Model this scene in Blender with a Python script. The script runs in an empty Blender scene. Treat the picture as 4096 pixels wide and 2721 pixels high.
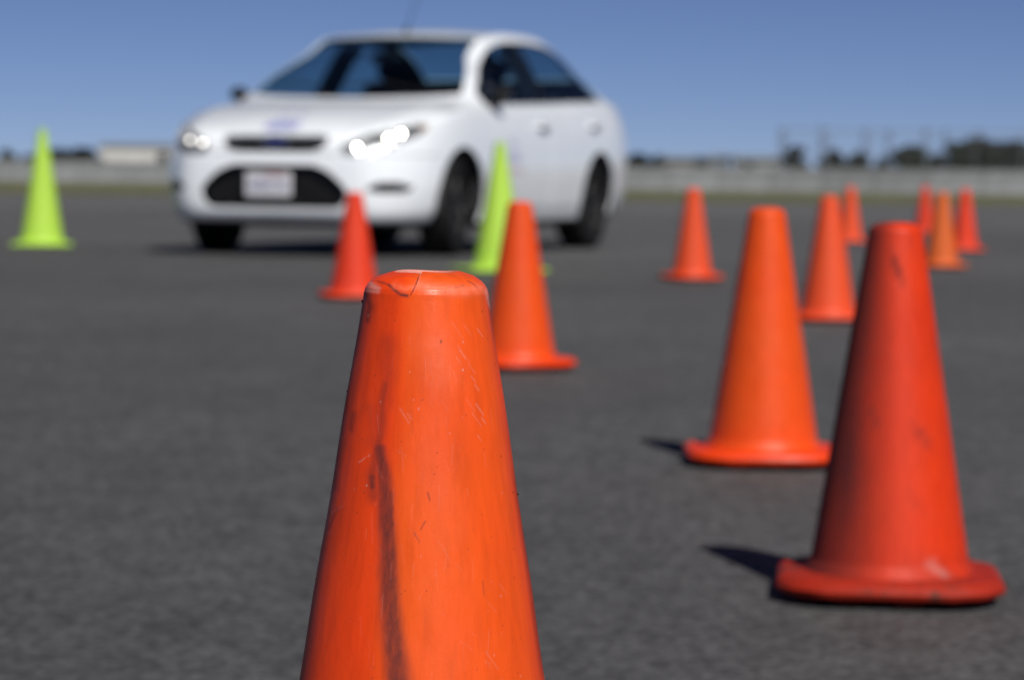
import bpy, bmesh, math, random
import numpy as np
from mathutils import Vector, Matrix
random.seed(7); rng = np.random.default_rng(11)
S = bpy.context.scene; COL = S.collection
R = math.radians; PI = math.pi

# ------------------------------------------------------------------ camera
cd = bpy.data.cameras.new('camera'); cam = bpy.data.objects.new('camera', cd); COL.objects.link(cam); S.camera = cam
cd.sensor_width = 36; cd.lens = 102.84; cd.clip_start = .05; cd.clip_end = 6000
_p, _r = R(3.218), R(.712)
fwv = Vector((0, math.cos(_p), -math.sin(_p))); upv = Vector((0, math.sin(_p), math.cos(_p))); rtv = Vector((1, 0, 0))
rt2 = rtv*math.cos(_r) + upv*math.sin(_r); up2 = upv*math.cos(_r) - rtv*math.sin(_r)
m3 = Matrix((rt2, up2, -fwv)).transposed()
cam.matrix_world = Matrix.Translation((0, 0, .508)) @ m3.to_4x4()
cd.dof.use_dof = True; cd.dof.focus_distance = 1.50; cd.dof.aperture_fstop = 12.4

# ------------------------------------------------------------------ light
SUN_EL = R(43.5); SUN_AZ = math.atan2(.178, -.455)            # direction to the sun, clockwise from +Y
W = bpy.data.worlds.new('World'); S.world = W; W.use_nodes = True
wn = W.node_tree; bg = wn.nodes['Background']
sk = wn.nodes.new('ShaderNodeTexSky'); sk.sky_type = 'NISHITA'; sk.sun_disc = False
sk.sun_elevation = SUN_EL; sk.sun_rotation = SUN_AZ
sk.air_density = .36; sk.dust_density = 0; sk.ozone_density = 8; sk.altitude = 0
wb = wn.nodes.new('ShaderNodeMix'); wb.data_type = 'RGBA'; wb.blend_type = 'MULTIPLY'; wb.inputs[0].default_value = 1
wb.inputs[7].default_value = (1.14, .93, .93, 1)            # the photograph's white balance
wn.links.new(sk.outputs[0], wb.inputs[6]); wn.links.new(wb.outputs[2], bg.inputs[0]); bg.inputs[1].default_value = .062
sl = bpy.data.lights.new('sun', 'SUN'); sl.energy = 4.9; sl.angle = R(.53); sl.color = (1, .96, .90)
sun = bpy.data.objects.new('sun', sl); COL.objects.link(sun)
sd = Vector((math.sin(SUN_AZ)*math.cos(SUN_EL), math.cos(SUN_AZ)*math.cos(SUN_EL), math.sin(SUN_EL)))
sun.rotation_euler = sd.to_track_quat('Z', 'Y').to_euler(); sun.location = (5, -8, 12)
S.view_settings.view_transform = 'Standard'; S.view_settings.look = 'None'
S.view_settings.exposure = -.12; S.view_settings.gamma = 1; S.view_settings.use_curve_mapping = False
S.render.engine = 'CYCLES'; S.cycles.use_denoising = True
S.cycles.sample_clamp_indirect = 6; S.cycles.caustics_reflective = False; S.cycles.caustics_refractive = False
S.cycles.max_bounces = 8; S.cycles.transparent_max_bounces = 12

# ------------------------------------------------------------------ helpers
def link(o, parent=None):
    COL.objects.link(o)
    if parent: o.parent = parent
    return o
def tag(o, label=None, cat=None, group=None, kind=None):
    for k, v in (('label', label), ('category', cat), ('group', group), ('kind', kind)):
        if v: o[k] = v
    return o
def empty(name, loc=(0, 0, 0), rz=0, label=None, cat=None, group=None):
    o = bpy.data.objects.new(name, None); link(o); o.location = loc; o.rotation_euler = (0, 0, rz)
    o.empty_display_size = .1
    return tag(o, label, cat, group)
def mesh(name, vs, fs, m, parent=None, smooth=True, split=None):
    me = bpy.data.meshes.new(name); me.from_pydata([tuple(v) for v in vs], [], [tuple(f) for f in fs]); me.update()
    for mm in (m if isinstance(m, (list, tuple)) else [m]): me.materials.append(mm)
    if smooth: me.polygons.foreach_set('use_smooth', [True]*len(me.polygons))
    o = bpy.data.objects.new(name, me); link(o, parent)
    if split:
        e = o.modifiers.new('split', 'EDGE_SPLIT'); e.split_angle = R(split)
    return o
def copy_tree(o, parent=None):
    c = o.copy(); COL.objects.link(c); c.parent = parent
    for ch in list(o.children): copy_tree(ch, c)
    return c
class MB:
    """collects shapes for ONE mesh"""
    def __init__(s): s.v = []; s.f = []
    def add(s, vs, fs):
        n = len(s.v); s.v += [tuple(v) for v in vs]; s.f += [tuple(i+n for i in f) for f in fs]; return s
    def box(s, c, d, rz=0, bev=0):
        cx, cy, cz = c; a, b, h = d[0]/2, d[1]/2, d[2]/2; cs, sn = math.cos(rz), math.sin(rz)
        k = min(bev, a*.9, b*.9, h*.9)
        if k <= 0:
            P = [(x, y, z) for z in (-h, h) for x, y in ((-a, -b), (a, -b), (a, b), (-a, b))]
            F = [(0, 3, 2, 1), (4, 5, 6, 7), (0, 1, 5, 4), (1, 2, 6, 5), (2, 3, 7, 6), (3, 0, 4, 7)]
        else:
            P = []; 
            for z, q in ((-h, k), (-h+k, 0), (h-k, 0), (h, k)):
                aa, bb = a-q, b-q
                P += [(-aa+k, -bb, z), (aa-k, -bb, z), (aa, -bb+k, z), (aa, bb-k, z), (aa-k, bb, z), (-aa+k, bb, z), (-aa, bb-k, z), (-aa, -bb+k, z)]
            F = [tuple(range(7, -1, -1)), tuple(range(24, 32))]
            for L in range(3):
                for i in range(8): F.append((L*8+i, L*8+(i+1) % 8, L*8+8+(i+1) % 8, L*8+8+i))
        return s.add([(cx+x*cs-y*sn, cy+x*sn+y*cs, cz+z) for x, y, z in P], F)
    def tube(s, pts, r, n=8, cap=True):
        pts = [Vector(p) for p in pts]; rr = r if isinstance(r, (list, tuple)) else [r]*len(pts)
        V = []; prev = None
        for i, p in enumerate(pts):
            t = (pts[min(i+1, len(pts)-1)] - pts[max(i-1, 0)]).normalized()
            if prev is None: u = t.orthogonal().normalized()
            else:
                u = prev - t*prev.dot(t); u.normalize()
            prev = u; w = t.cross(u)
            V += [p + (u*math.cos(2*PI*k/n) + w*math.sin(2*PI*k/n))*rr[i] for k in range(n)]
        F = [(i*n+k, i*n+(k+1) % n, (i+1)*n+(k+1) % n, (i+1)*n+k) for i in range(len(pts)-1) for k in range(n)]
        if cap: F += [tuple(range(n-1, -1, -1)), tuple((len(pts)-1)*n+k for k in range(n))]
        return s.add(V, F)
    def lathe(s, prof, n=32, axis='z', c=(0, 0, 0)):
        V = []
        for r, z in prof:
            for k in range(n):
                a = 2*PI*k/n; x, y = r*math.cos(a), r*math.sin(a)
                V.append((c[0]+x, c[1]+y, c[2]+z) if axis == 'z' else (c[0]+x, c[1]+z, c[2]+y))
        F = [(i*n+k, i*n+(k+1) % n, (i+1)*n+(k+1) % n, (i+1)*n+k) for i in range(len(prof)-1) for k in range(n)]
        if axis != 'z': F = [f[::-1] for f in F]
        return s.add(V, F)
    def ball(s, c, r, n=12, m=8):
        r = r if isinstance(r, (tuple, list)) else (r, r, r); V = []
        for i in range(m+1):
            t = PI*i/m
            for k in range(n):
                a = 2*PI*k/n; V.append((c[0]+r[0]*math.sin(t)*math.cos(a), c[1]+r[1]*math.sin(t)*math.sin(a), c[2]-r[2]*math.cos(t)))
        F = [(i*n+k, i*n+(k+1) % n, (i+1)*n+(k+1) % n, (i+1)*n+k) for i in range(m) for k in range(n)]
        return s.add(V, F)
    def build(s, name, m, parent=None, smooth=True, split=35):
        return mesh(name, s.v, s.f, m, parent, smooth, split if smooth else None)

def mat(name, col, rough=.6, metal=0, spec=.5, coat=0, noise=None, bump=None, emit=None, sss=0):
    """principled with optional noise: (scale, amount) on colour and bump (scale, height)"""
    m = bpy.data.materials.new(name); m.use_nodes = True; nt = m.node_tree; b = nt.nodes['Principled BSDF']
    b.inputs['Base Color'].default_value = (*col, 1); b.inputs['Roughness'].default_value = rough
    b.inputs['Metallic'].default_value = metal; b.inputs['Specular IOR Level'].default_value = spec
    b.inputs['Coat Weight'].default_value = coat; b.inputs['Coat Roughness'].default_value = .06
    if emit: b.inputs['Emission Color'].default_value = (*emit[0], 1); b.inputs['Emission Strength'].default_value = emit[1]
    tc = nt.nodes.new('ShaderNodeTexCoord')
    if noise:
        n = nt.nodes.new('ShaderNodeTexNoise'); n.inputs['Scale'].default_value = noise[0]; n.inputs['Detail'].default_value = 6
        nt.links.new(tc.outputs['Object'], n.inputs['Vector'])
        x = nt.nodes.new('ShaderNodeMix'); x.data_type = 'RGBA'; x.blend_type = 'MULTIPLY'; x.inputs['Factor'].default_value = 1
        rp = nt.nodes.new('ShaderNodeMapRange'); rp.inputs[1].default_value = .3; rp.inputs[2].default_value = .7
        rp.inputs[3].default_value = 1-noise[1]; rp.inputs[4].default_value = 1+noise[1]*.5
        nt.links.new(n.outputs['Fac'], rp.inputs[0]); x.inputs[6].default_value = (*col, 1); nt.links.new(rp.outputs[0], x.inputs[7])
        nt.links.new(x.outputs[2], b.inputs['Base Color'])
    if bump:
        n2 = nt.nodes.new('ShaderNodeTexNoise'); n2.inputs['Scale'].default_value = bump[0]; n2.inputs['Detail'].default_value = 5
        nt.links.new(tc.outputs['Object'], n2.inputs['Vector'])
        bp = nt.nodes.new('ShaderNodeBump'); bp.inputs['Strength'].default_value = 1; bp.inputs['Distance'].default_value = bump[1]
        nt.links.new(n2.outputs['Fac'], bp.inputs['Height']); nt.links.new(bp.outputs[0], b.inputs['Normal'])
    return m

class NT:
    """tiny node-graph helper"""
    def __init__(s, m): s.nt = m.node_tree; s.b = s.nt.nodes['Principled BSDF']; s.tc = s.nt.nodes.new('ShaderNodeTexCoord')
    def lk(s, a, b): s.nt.links.new(a, b)
    def put(s, sock, v):
        if isinstance(v, (int, float)): sock.default_value = v
        elif isinstance(v, tuple): sock.default_value = (*v, 1) if len(v) == 3 and sock.type == 'RGBA' else v
        else: s.lk(v, sock)
    def math(s, op, a, b=0, clamp=False):
        n = s.nt.nodes.new('ShaderNodeMath'); n.operation = op; n.use_clamp = clamp; s.put(n.inputs[0], a); s.put(n.inputs[1], b); return n.outputs[0]
    def mix(s, f, a, b, mode='MIX'):
        n = s.nt.nodes.new('ShaderNodeMix'); n.data_type = 'RGBA'; n.blend_type = mode
        s.put(n.inputs[0], f); s.put(n.inputs[6], a); s.put(n.inputs[7], b); return n.outputs[2]
    def vmap(s, v, scale, loc=(0, 0, 0)):
        n = s.nt.nodes.new('ShaderNodeMapping'); s.lk(v, n.inputs[0]); n.inputs['Scale'].default_value = scale; n.inputs['Location'].default_value = loc; return n.outputs[0]
    def noise(s, v, scale, detail=4, rough=.5):
        n = s.nt.nodes.new('ShaderNodeTexNoise'); s.lk(v, n.inputs['Vector']); n.inputs['Scale'].default_value = scale
        n.inputs['Detail'].default_value = detail; n.inputs['Roughness'].default_value = rough; return n.outputs['Fac']
    def voro(s, v, scale, out='Distance'):
        n = s.nt.nodes.new('ShaderNodeTexVoronoi'); s.lk(v, n.inputs['Vector']); n.inputs['Scale'].default_value = scale; return n.outputs[out]
    def rng(s, v, a, b, c=0, d=1):
        n = s.nt.nodes.new('ShaderNodeMapRange'); s.lk(v, n.inputs[0])
        for i, q in enumerate((a, b, c, d)): n.inputs[i+1].default_value = q
        return n.outputs[0]
    def bump(s, h, dist):
        n = s.nt.nodes.new('ShaderNodeBump'); n.inputs['Strength'].default_value = 1; n.inputs['Distance'].default_value = dist
        s.lk(h, n.inputs['Height']); s.lk(n.outputs[0], s.b.inputs['Normal'])

# ------------------------------------------------------------------ ground
def asphalt_material():
    m = mat('asphalt', (.08, .08, .08), .8, spec=.35); g = NT(m); o = g.tc.outputs['Object']
    big = g.noise(g.vmap(o, (.6, 1, 1)), .16, 5, .6); mid = g.noise(g.vmap(o, (1, .6, 1)), 2.3, 4, .6); patch = g.noise(o, 9, 3, .6)
    agg = g.voro(o, 88, 'Color'); n = g.nt.nodes.new('ShaderNodeRGBToBW'); g.lk(agg, n.inputs[0])
    fine = g.noise(o, 260, 3, .6)
    a = g.rng(big, .32, .68, .88, 1.2); b = g.rng(mid, .3, .7, .90, 1.10); c = g.rng(n.outputs[0], .2, .8, .62, 1.45)
    d = g.rng(fine, .3, .7, .82, 1.18); p = g.rng(patch, .3, .7, .86, 1.14)
    k = g.math('MULTIPLY', g.math('MULTIPLY', a, b), g.math('MULTIPLY', g.math('MULTIPLY', c, d), p))
    sx = g.nt.nodes.new('ShaderNodeSeparateXYZ'); g.lk(o, sx.inputs[0])
    far_mix = g.rng(g.math('ADD', sx.outputs[1], g.rng(big, .3, .7, -8, 8)), 9, 48)          # lighter tone further out
    col = g.mix(1., g.mix(far_mix, (.069, .0685, .069), (.100, .099, .098)), k, 'MULTIPLY')
    g.lk(col, g.b.inputs['Base Color'])
    g.bump(g.math('ADD', g.voro(o, 95), g.math('MULTIPLY', fine, .5)), .0022)
    return m
def sheet(name, x0, x1, y0, y1, z, m, nx=1, ny=1, wob=0, kind='structure'):
    vs = []; 
    for j in range(ny+1):
        for i in range(nx+1):
            x = x0+(x1-x0)*i/nx; y = y0+(y1-y0)*j/ny
            if j == 0 and wob: y += wob*(math.sin(x*.9)+.6*math.sin(x*2.3+1)+rng.uniform(-.5, .5))
            vs.append((x, y, z))
    fs = [(j*(nx+1)+i, j*(nx+1)+i+1, (j+1)*(nx+1)+i+1, (j+1)*(nx+1)+i) for j in range(ny) for i in range(nx)]
    o = mesh(name, vs, fs, m, smooth=False); o['kind'] = kind; return o
sheet('asphalt_ground', -400, 400, -60, 400, 0, asphalt_material())
def grass_mat(name, c1, c2, rough=.9):
    m = mat(name, c1, rough, spec=.2); g = NT(m); o = g.tc.outputs['Object']
    f = g.rng(g.noise(o, .35, 6, .6), .35, .65); h = g.rng(g.noise(o, 14, 3, .6), .3, .7, .65, 1.3)
    g.lk(g.mix(1., g.mix(f, c1, c2), h, 'MULTIPLY'), g.b.inputs['Base Color']); return m
M_grass = grass_mat('dry grass', (.105, .112, .050), (.15, .145, .085))
sheet('grass_field', -1500, 1500, 64, 3500, .004, M_grass, 600, 1, .7)
# short tufts standing on the strip of grass before the barrier
tv, tf = [], []
for i in range(9000):
    x = rng.uniform(-24, 24); y = 63.6 + 42*rng.random()**1.3; hh = rng.uniform(.03, .09); w = .02
    a = rng.uniform(0, PI); dx, dy = w*math.cos(a), w*math.sin(a); n = len(tv)
    tv += [(x-dx, y-dy, .0), (x+dx, y+dy, .0), (x+rng.uniform(-.02, .02), y, hh)]; tf.append((n, n+1, n+2))
tag(mesh('grass_tufts', tv, tf, grass_mat('tuft', (.10, .12, .04), (.17, .165, .08)), smooth=False), 'short dry grass tufts along the edge of the asphalt', 'grass', kind='stuff')

# ------------------------------------------------------------------ barrier blocks
def concrete(name, col, rnd=.12):
    m = mat(name, col, .85, spec=.3); g = NT(m); o = g.tc.outputs['Object']
    oi = g.nt.nodes.new('ShaderNodeObjectInfo')
    a = g.rng(oi.outputs['Random'], 0, 1, 1-rnd, 1+rnd); b = g.rng(g.noise(g.vmap(o, (1, 1, .35)), 3.5, 6, .6), .3, .7, .82, 1.12)
    g.lk(g.mix(1., col, g.math('MULTIPLY', a, b), 'MULTIPLY'), g.b.inputs['Base Color']); g.bump(g.noise(o, 60, 4), .004); return m
M_conc = concrete('barrier concrete', (.225, .235, .24), .14)
def barrier():
    prof = [(-.30, 0), (-.30, .08), (-.17, .33), (-.10, .86), (-.07, .90), (.07, .90), (.10, .86), (.17, .33), (.30, .08), (.30, 0)]
    L = .99; V = []; n = len(prof)
    for x, k in ((-L, .975), (-L+.03, 1), (L-.03, 1), (L, .975)): V += [(x, p[0]*k, p[1]*(.5+.5*k)) for p in prof]
    F = [(s*n+i, s*n+i+1, (s+1)*n+i+1, (s+1)*n+i) for s in range(3) for i in range(n-1)]
    F = [f[::-1] for f in F] + [tuple(range(n)), tuple(3*n+i for i in range(n-1, -1, -1))]
    t = empty('barrier_block'); mesh('concrete_block', V, F, M_conc, t, smooth=False)
    for s in (-1, 1):
        b = MB(); b.tube([(s*.6, -.09, .80), (s*.6, -.09, .89), (s*.6, 0, .94), (s*.6, .09, .89), (s*.6, .09, .80)], .012, 5); b.build('lifting_loop', M_steel, t)
    return t
M_steel = mat('galvanised steel', (.45, .46, .47), .45, .8, noise=(20, .2))
A = Vector((24.5, 103.4, .0)); B = Vector((-27.5, 126.6, .0)); dv = (B-A).normalized(); L = (B-A).length; n = int(L/2.03)
b0 = barrier()
for i in range(n):
    t = b0 if i == 0 else copy_tree(b0)
    t.location = A + dv*(2.03*i+1); t.rotation_euler = (0, 0, math.atan2(dv.y, dv.x)+PI + random.uniform(-.012, .012))
    tag(t, 'grey concrete block in the long barrier row behind the grass strip', 'barrier', 'concrete barrier blocks in a row across the far edge')

# ------------------------------------------------------------------ chain link fence behind the barrier
def fence():
    t = empty('chain_link_fence', (12.2, 131, 0), 0, 'tall chain link fence on thin steel posts behind the barrier at right', 'fence')
    xs = [-.35, 1.72, 3.75, 6.2, 8.4, 10.5, 12.6]; H = 2.75
    for x in xs:
        b = MB(); b.tube([(x, 0, 0), (x, 0, H+.05)], .024, 8); b.ball((x, 0, H+.06), .05, 8, 4); b.build('fence_post', M_steel, t)
    for z in (H-.03, .12):
        b = MB(); b.tube([(xs[0], -.05, z), (xs[-1], -.05, z)], .022, 6); b.build('rail', M_steel, t)
    b = MB(); st = .11
    W_ = xs[-1]-xs[0]
    k = -H
    while k < W_:
        for sg in (1, -1):
            x0, x1 = k, k+H
            z0, z1 = 0., H
            if x0 < 0: z0 = -x0; x0 = 0
            if x1 > W_: z1 = H-(x1-W_); x1 = W_
            if z1 > z0:
                a = (xs[0]+x0, .02*sg, z0) if sg > 0 else (xs[0]+x0, -.0, H-z0)
                c = (xs[0]+x1, .02*sg, z1) if sg > 0 else (xs[0]+x1, -.0, H-z1)
                b.tube([a, c], .0020, 3, False)
        k += st
    w = b.build('wire_mesh', M_steel, t, False); w['kind'] = 'stuff'
fence()

# ------------------------------------------------------------------ low buildings far behind
M_white = mat('white cladding', (.56, .55, .53), .6, noise=(.6, .12)); M_beige = mat('beige cladding', (.17, .17, .155), .7, noise=(.7, .15))
M_cream = mat('cream cladding', (.24, .25, .25), .7, noise=(.7, .12)); M_slate = mat('blue grey cladding', (.13, .16, .20), .6, noise=(.7, .15))
M_roof = mat('pale sheet roof', (.26, .285, .31), .5, noise=(1, .1)); M_dark = mat('dark opening', (.02, .022, .025), .35)
M_base = mat('brown plinth', (.30, .25, .20), .8, noise=(1, .2))
def building(x0, x1, y, d, h, wm, name, label, cat, rise=.25, doors=(), windows=(), plinth=False, rm=None):
    t = empty(name, ((x0+x1)/2, y, 0), 0, label, cat); w = (x1-x0)
    b = MB(); b.box((0, d/2, h/2), (w, d, h)); b.build('wall', wm, t, False)
    n = int(w/1.2)
    b = MB()
    for i in range(n+1): b.box((-w/2+.06+(w-.12)*i/n, -.015, h/2), (.05, .03, h-.02))
    o = b.build('cladding_rib', wm, t, False); o['kind'] = 'stuff'
    r = MB(); r.add([(-w/2-.2, -.25, h), (w/2+.2, -.25, h), (w/2+.2, d+.25, h), (-w/2-.2, d+.25, h), (-w/2-.2, d/2, h+rise), (w/2+.2, d/2, h+rise),
                     (-w/2-.2, -.25, h+.08), (w/2+.2, -.25, h+.08), (w/2+.2, d+.25, h+.08), (-w/2-.2, d+.25, h+.08), (-w/2-.2, d/2, h+rise+.08), (w/2+.2, d/2, h+rise+.08)],
                    [(0, 1, 7, 6), (6, 7, 11, 10), (10, 11, 8, 9), (2, 3, 9, 8), (0, 6, 10, 9, 3), (1, 2, 8, 11, 7), (0, 3, 2, 1)])
    r.build('roof', rm or M_roof, t, False)
    if plinth: b = MB(); b.box((0, -.03, .3), (w+.02, .05, .6)); b.build('plinth', M_base, t, False)
    for x in doors:
        b = MB(); b.box((x, -.05, 1.05), (.95, .05, 2.1)); dd = b.build('door', M_dark, t, False)
        b = MB(); b.box((x+.35, -.1, 1.0), (.12, .05, .04)); b.build('handle', M_steel, dd, False)
    for x, z, ww, hh in windows:
        b = MB(); b.box((x, -.04, z), (ww+.12, .05, hh+.12)); f = b.build('window', M_white, t, False)
        b = MB(); b.box((x, -.075, z), (ww, .03, hh)); b.build('pane', M_dark, f, False)
building(-35.4, -20.5, 250, 6, 2.55, M_white, 'site_building', 'long low white building standing left of the car', 'building', .25, doors=(-2,), plinth=True)
k = 220/6742
building((1528-1180)*k, (1636-1180)*k, 220, 4, 1.85, M_beige, 'storage_shed', 'beige flat shed right behind the tail of the car', 'building', .2, doors=(.9,))
building((1650-1180)*k, (1690-1180)*k, 226, 3, 2.1, M_slate, 'site_cabin', 'small blue grey cabin between the beige shed and the pale trailer', 'building', .15)
building((1698-1180)*k, (1800-1180)*k, 222, 4, 1.9, M_cream, 'site_trailer', 'pale cream trailer left of the chain link fence', 'building', .3, windows=((-.8, 1.5, .8, .5),))

# ------------------------------------------------------------------ trees behind
def leaf_mat(name, c):
    m = mat(name, c, .7, spec=.25); g = NT(m); o = g.tc.outputs['Object']
    g.lk(g.mix(1., c, g.rng(g.noise(o, 1.4, 3), .3, .7, .55, 1.5), 'MULTIPLY'), g.b.inputs['Base Color']); return m
M_leaf = [leaf_mat('dark leaves', (.007, .010, .005)), leaf_mat('green leaves', (.010, .018, .005)), leaf_mat('blue green leaves', (.014, .020, .015))]
M_bark = mat('bark', (.07, .055, .045), .9, noise=(8, .3))
def tree(name, x, y, w, h, mi, label, cat, group, dens=2600, low=.1, leaf=.11, twiggy=False):
    t = empty(name, (x, y, 0), random.uniform(0, 6), label, cat, group); b = MB(); tips = []
    b.tube([(0, 0, 0), (.04, .02, h*.3), (-.03, .04, h*.65), (.0, .0, h*.93)], [.035*h, .028*h, .018*h, .006*h] if not twiggy else [.009*h, .007*h, .005*h, .002*h], 8)
    for i in range(12 if not twiggy else 22):
        z = h*(.15+.75*i/22*(22/12 if not twiggy else 1)); z = min(z, h*.9); a = i*2.4; q = (w/2*.75)*(1-.5*z/h)
        p = (q*math.cos(a), q*math.sin(a), min(h*.96, z+q*(.5 if not twiggy else 1.4))); tips.append(p)
        b.tube([(0, 0, z), (p[0]*.5, p[1]*.5, z+(p[2]-z)*.3), p], [.012*h*(1-z/h)+.01, .01, .004], 5)
    b.build('trunk', M_bark, t)
    V = []; F = []
    cl = [(rng.uniform(-.5, .5)*w*.8, rng.uniform(-.5, .5)*w*.8, h*(low+(.9-low)*rng.random()), rng.uniform(.12, .26)*w) for _ in range(26)] + [(p[0]*.8, p[1]*.8, p[2]*.95, w*.16) for p in tips]
    for _ in range(dens):
        c = cl[rng.integers(len(cl))]; v = rng.normal(size=3); v /= np.linalg.norm(v); rr = c[3]*rng.random()**.4
        env = math.sqrt(max(.05, 1-((c[2]/h-.35)/.72)**2))
        p = np.array([c[0]*env, c[1]*env, c[2]]) + v*rr*np.array([1, 1, .8])
        if p[2] > h or p[2] < .02: continue
        a = rng.normal(size=3); a /= np.linalg.norm(a); e = np.cross(a, v); e /= (np.linalg.norm(e)+1e-6); s = leaf*rng.uniform(.6, 1.4); n = len(V)
        V += [tuple(p-a*s), tuple(p+e*s*.5), tuple(p+a*s), tuple(p-e*s*.5)]; F.append((n, n+1, n+2, n+3))
    mesh('crown', V, F, M_leaf[mi], t, smooth=False)
def T(u, top, wpx, D, *a, **kw):
    yh = 405+(u-1180)*.01243; top = yh-(yh-top)*(.86 if 'bushy' in kw['name'] else .90); tree(kw.pop('name'), (u-1180)/6742*D, D, wpx/6742*D, .508+(yh-top)/6742*D, *a, **kw)
G1 = 'dark bushy trees behind the barrier'; G2 = 'slender thin trees rising over the bushes'
for u, top, w, mi, lab in ((1823, 322, 62, 0, 'round dark bush standing alone beside the pale trailer'),
    (1915, 334, 66, 0, 'low dark bush, second from the left behind the fence'), (1968, 338, 62, 2, 'low dark bush directly behind the orange cone tips'),
    (2030, 350, 50, 2, 'smallest dark bush in the row behind the fence'), (2092, 322, 92, 1, 'wide green dark bush in the middle of the fence'),
    (2150, 342, 52, 0, 'narrow dark bush left of the tall dense clump'), (2210, 315, 96, 1, 'dense tree at the left end of the tall clump'),
    (2262, 300, 104, 0, 'tallest dense dark tree in the clump at right'), (2316, 308, 92, 0, 'dense dark tree right of the tallest one'),
    (2366, 320, 84, 1, 'dense tree cut off by the right edge')):
    T(u, top, w, 165, mi, lab, 'tree', G1, name='bushy_tree', dens=8000, low=.02, leaf=.12)
for u, top, w, mi, lab in ((12, 338, 50, 2, 'dark bush at the far left edge'), (60, 352, 44, 2, 'low sparse bush left of the left lime cone'),
    (134, 337, 84, 0, 'dark bush just right of the left lime cone'), (188, 334, 84, 0, 'dark bush at the left end of the white building')):
    T(u, top, w, 190, mi, lab, 'tree', 'dark bushes behind the barrier at left', name='bushy_tree', dens=7500, low=.02, leaf=.13)
for u, top, w, mi, lab in ((1462, 345, 70, 2, 'hazy dark bush touching the tail of the car'), (1515, 350, 60, 2, 'hazy bush between the car tail and the beige shed')):
    T(u, top, w, 260, mi, lab, 'tree', 'distant bushes behind the tail of the car', name='bushy_tree', dens=3000, low=.02, leaf=.16)
for u, top, w, lab in ((1797, 268, 34, 'slender bare tree at the left end of the fence'), (1887, 262, 40, 'slender bare tree over the second bush'), (1984, 272, 30, 'slender bare tree over the third bush'),
    (2040, 276, 26, 'slender bare tree left of the wide green bush'), (2126, 272, 40, 'slender bare tree right of the wide green bush'), (2170, 276, 30, 'slender bare tree at the left of the tall clump'), (2248, 270, 26, 'slender bare tree rising out of the tall clump')):
    T(u, top, w, 175, 2, lab, 'tree', G2, name='slender_tree', dens=80, low=.15, leaf=.09, twiggy=True)

# ------------------------------------------------------------------ traffic cones
def cone_mat(name, col, col2, dirt=.3, rough=.42, seed=0):
    m = mat(name, col, rough, spec=.28); g = NT(m); o = g.vmap(g.tc.outputs['Object'], (1, 1, 1), (seed*1.7, seed*.9, seed*.37))
    at = g.nt.nodes.new('ShaderNodeVertexColor'); at.layer_name = 'wear_and_light'
    sp = g.nt.nodes.new('ShaderNodeSeparateColor'); g.lk(at.outputs['Color'], sp.inputs[0])
    soft = g.rng(g.noise(o, 9, 5, .55), .35, .68)
    c = g.mix(g.math('MULTIPLY', soft, .35), g.mix(at.outputs['Alpha'], col2, col), col2)  # alpha paints lit-side orange against shade-side red
    st = g.rng(g.noise(g.vmap(o, (1, 1, .06)), 160, 4, .6), .42, .75, 1.03, .86)
    c = g.mix(1., c, st, 'MULTIPLY')
    d1 = g.rng(g.noise(g.vmap(o, (1, 1, .35)), 26, 7, .68), .52, .80); d2 = g.rng(g.noise(o, 5, 3), .4, .62)
    dd = g.math('MULTIPLY', g.math('MULTIPLY', d1, d2), dirt, True)
    c = g.mix(dd, c, (.10, .028, .018))
    tex = g.rng(g.noise(g.vmap(o, (1, 1, .25)), 420, 4, .7), .25, .75, .78, 1.12)
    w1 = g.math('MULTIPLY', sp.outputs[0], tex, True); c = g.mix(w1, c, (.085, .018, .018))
    w2 = g.math('MULTIPLY', sp.outputs[1], g.rng(g.noise(o, 900, 3, .7), .3, .6, .45, 1.2), True); c = g.mix(w2, c, (.58, .40, .36))
    w3 = g.math('MULTIPLY', sp.outputs[2], g.rng(g.noise(o, 180, 4, .65), .3, .65, .5, 1.2), True); c = g.mix(w3, c, (.85, .19, .10))
    spk = g.rng(g.voro(o, 130), .035, .02); spk = g.math('MULTIPLY', spk, g.rng(g.noise(o, 22, 2), .5, .6)); c = g.mix(g.math('MULTIPLY', spk, .75), c, (.09, .02, .02))
    g.lk(c, g.b.inputs['Base Color'])
    rr = g.math('ADD', g.rng(g.noise(o, 30, 5, .6), .3, .7, rough-.06, rough+.14), g.math('MULTIPLY', g.math('ADD', w1, w2), .3)); g.lk(rr, g.b.inputs['Roughness'])
    h = g.math('ADD', g.noise(g.vmap(o, (1, 1, .3)), 55, 4, .55), g.math('MULTIPLY', g.noise(o, 700, 3, .7), .10)); g.bump(h, .0007)
    return m
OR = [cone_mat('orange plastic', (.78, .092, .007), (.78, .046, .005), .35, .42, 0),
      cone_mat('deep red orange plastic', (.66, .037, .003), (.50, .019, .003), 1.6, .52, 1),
      cone_mat('clean orange plastic', (.76, .080, .006), (.78, .050, .005), .2, .42, 2),
      cone_mat('coral orange plastic', (.74, .080, .020), (.70, .058, .014), .2, .45, 3),
      cone_mat('faded yellow orange plastic', (.64, .125, .022), (.62, .10, .018), .25, .5, 4),
      cone_mat('red plastic', (.70, .042, .012), (.70, .055, .012), .2, .45, 5)]
M_flange = cone_mat('scuffed dirty base plastic', (.66, .045, .005), (.36, .020, .006), 4.0, .62, 9)
M_lime = cone_mat('lime plastic', (.42, .66, .075), (.38, .62, .07), .05, .45, 6)

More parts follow.
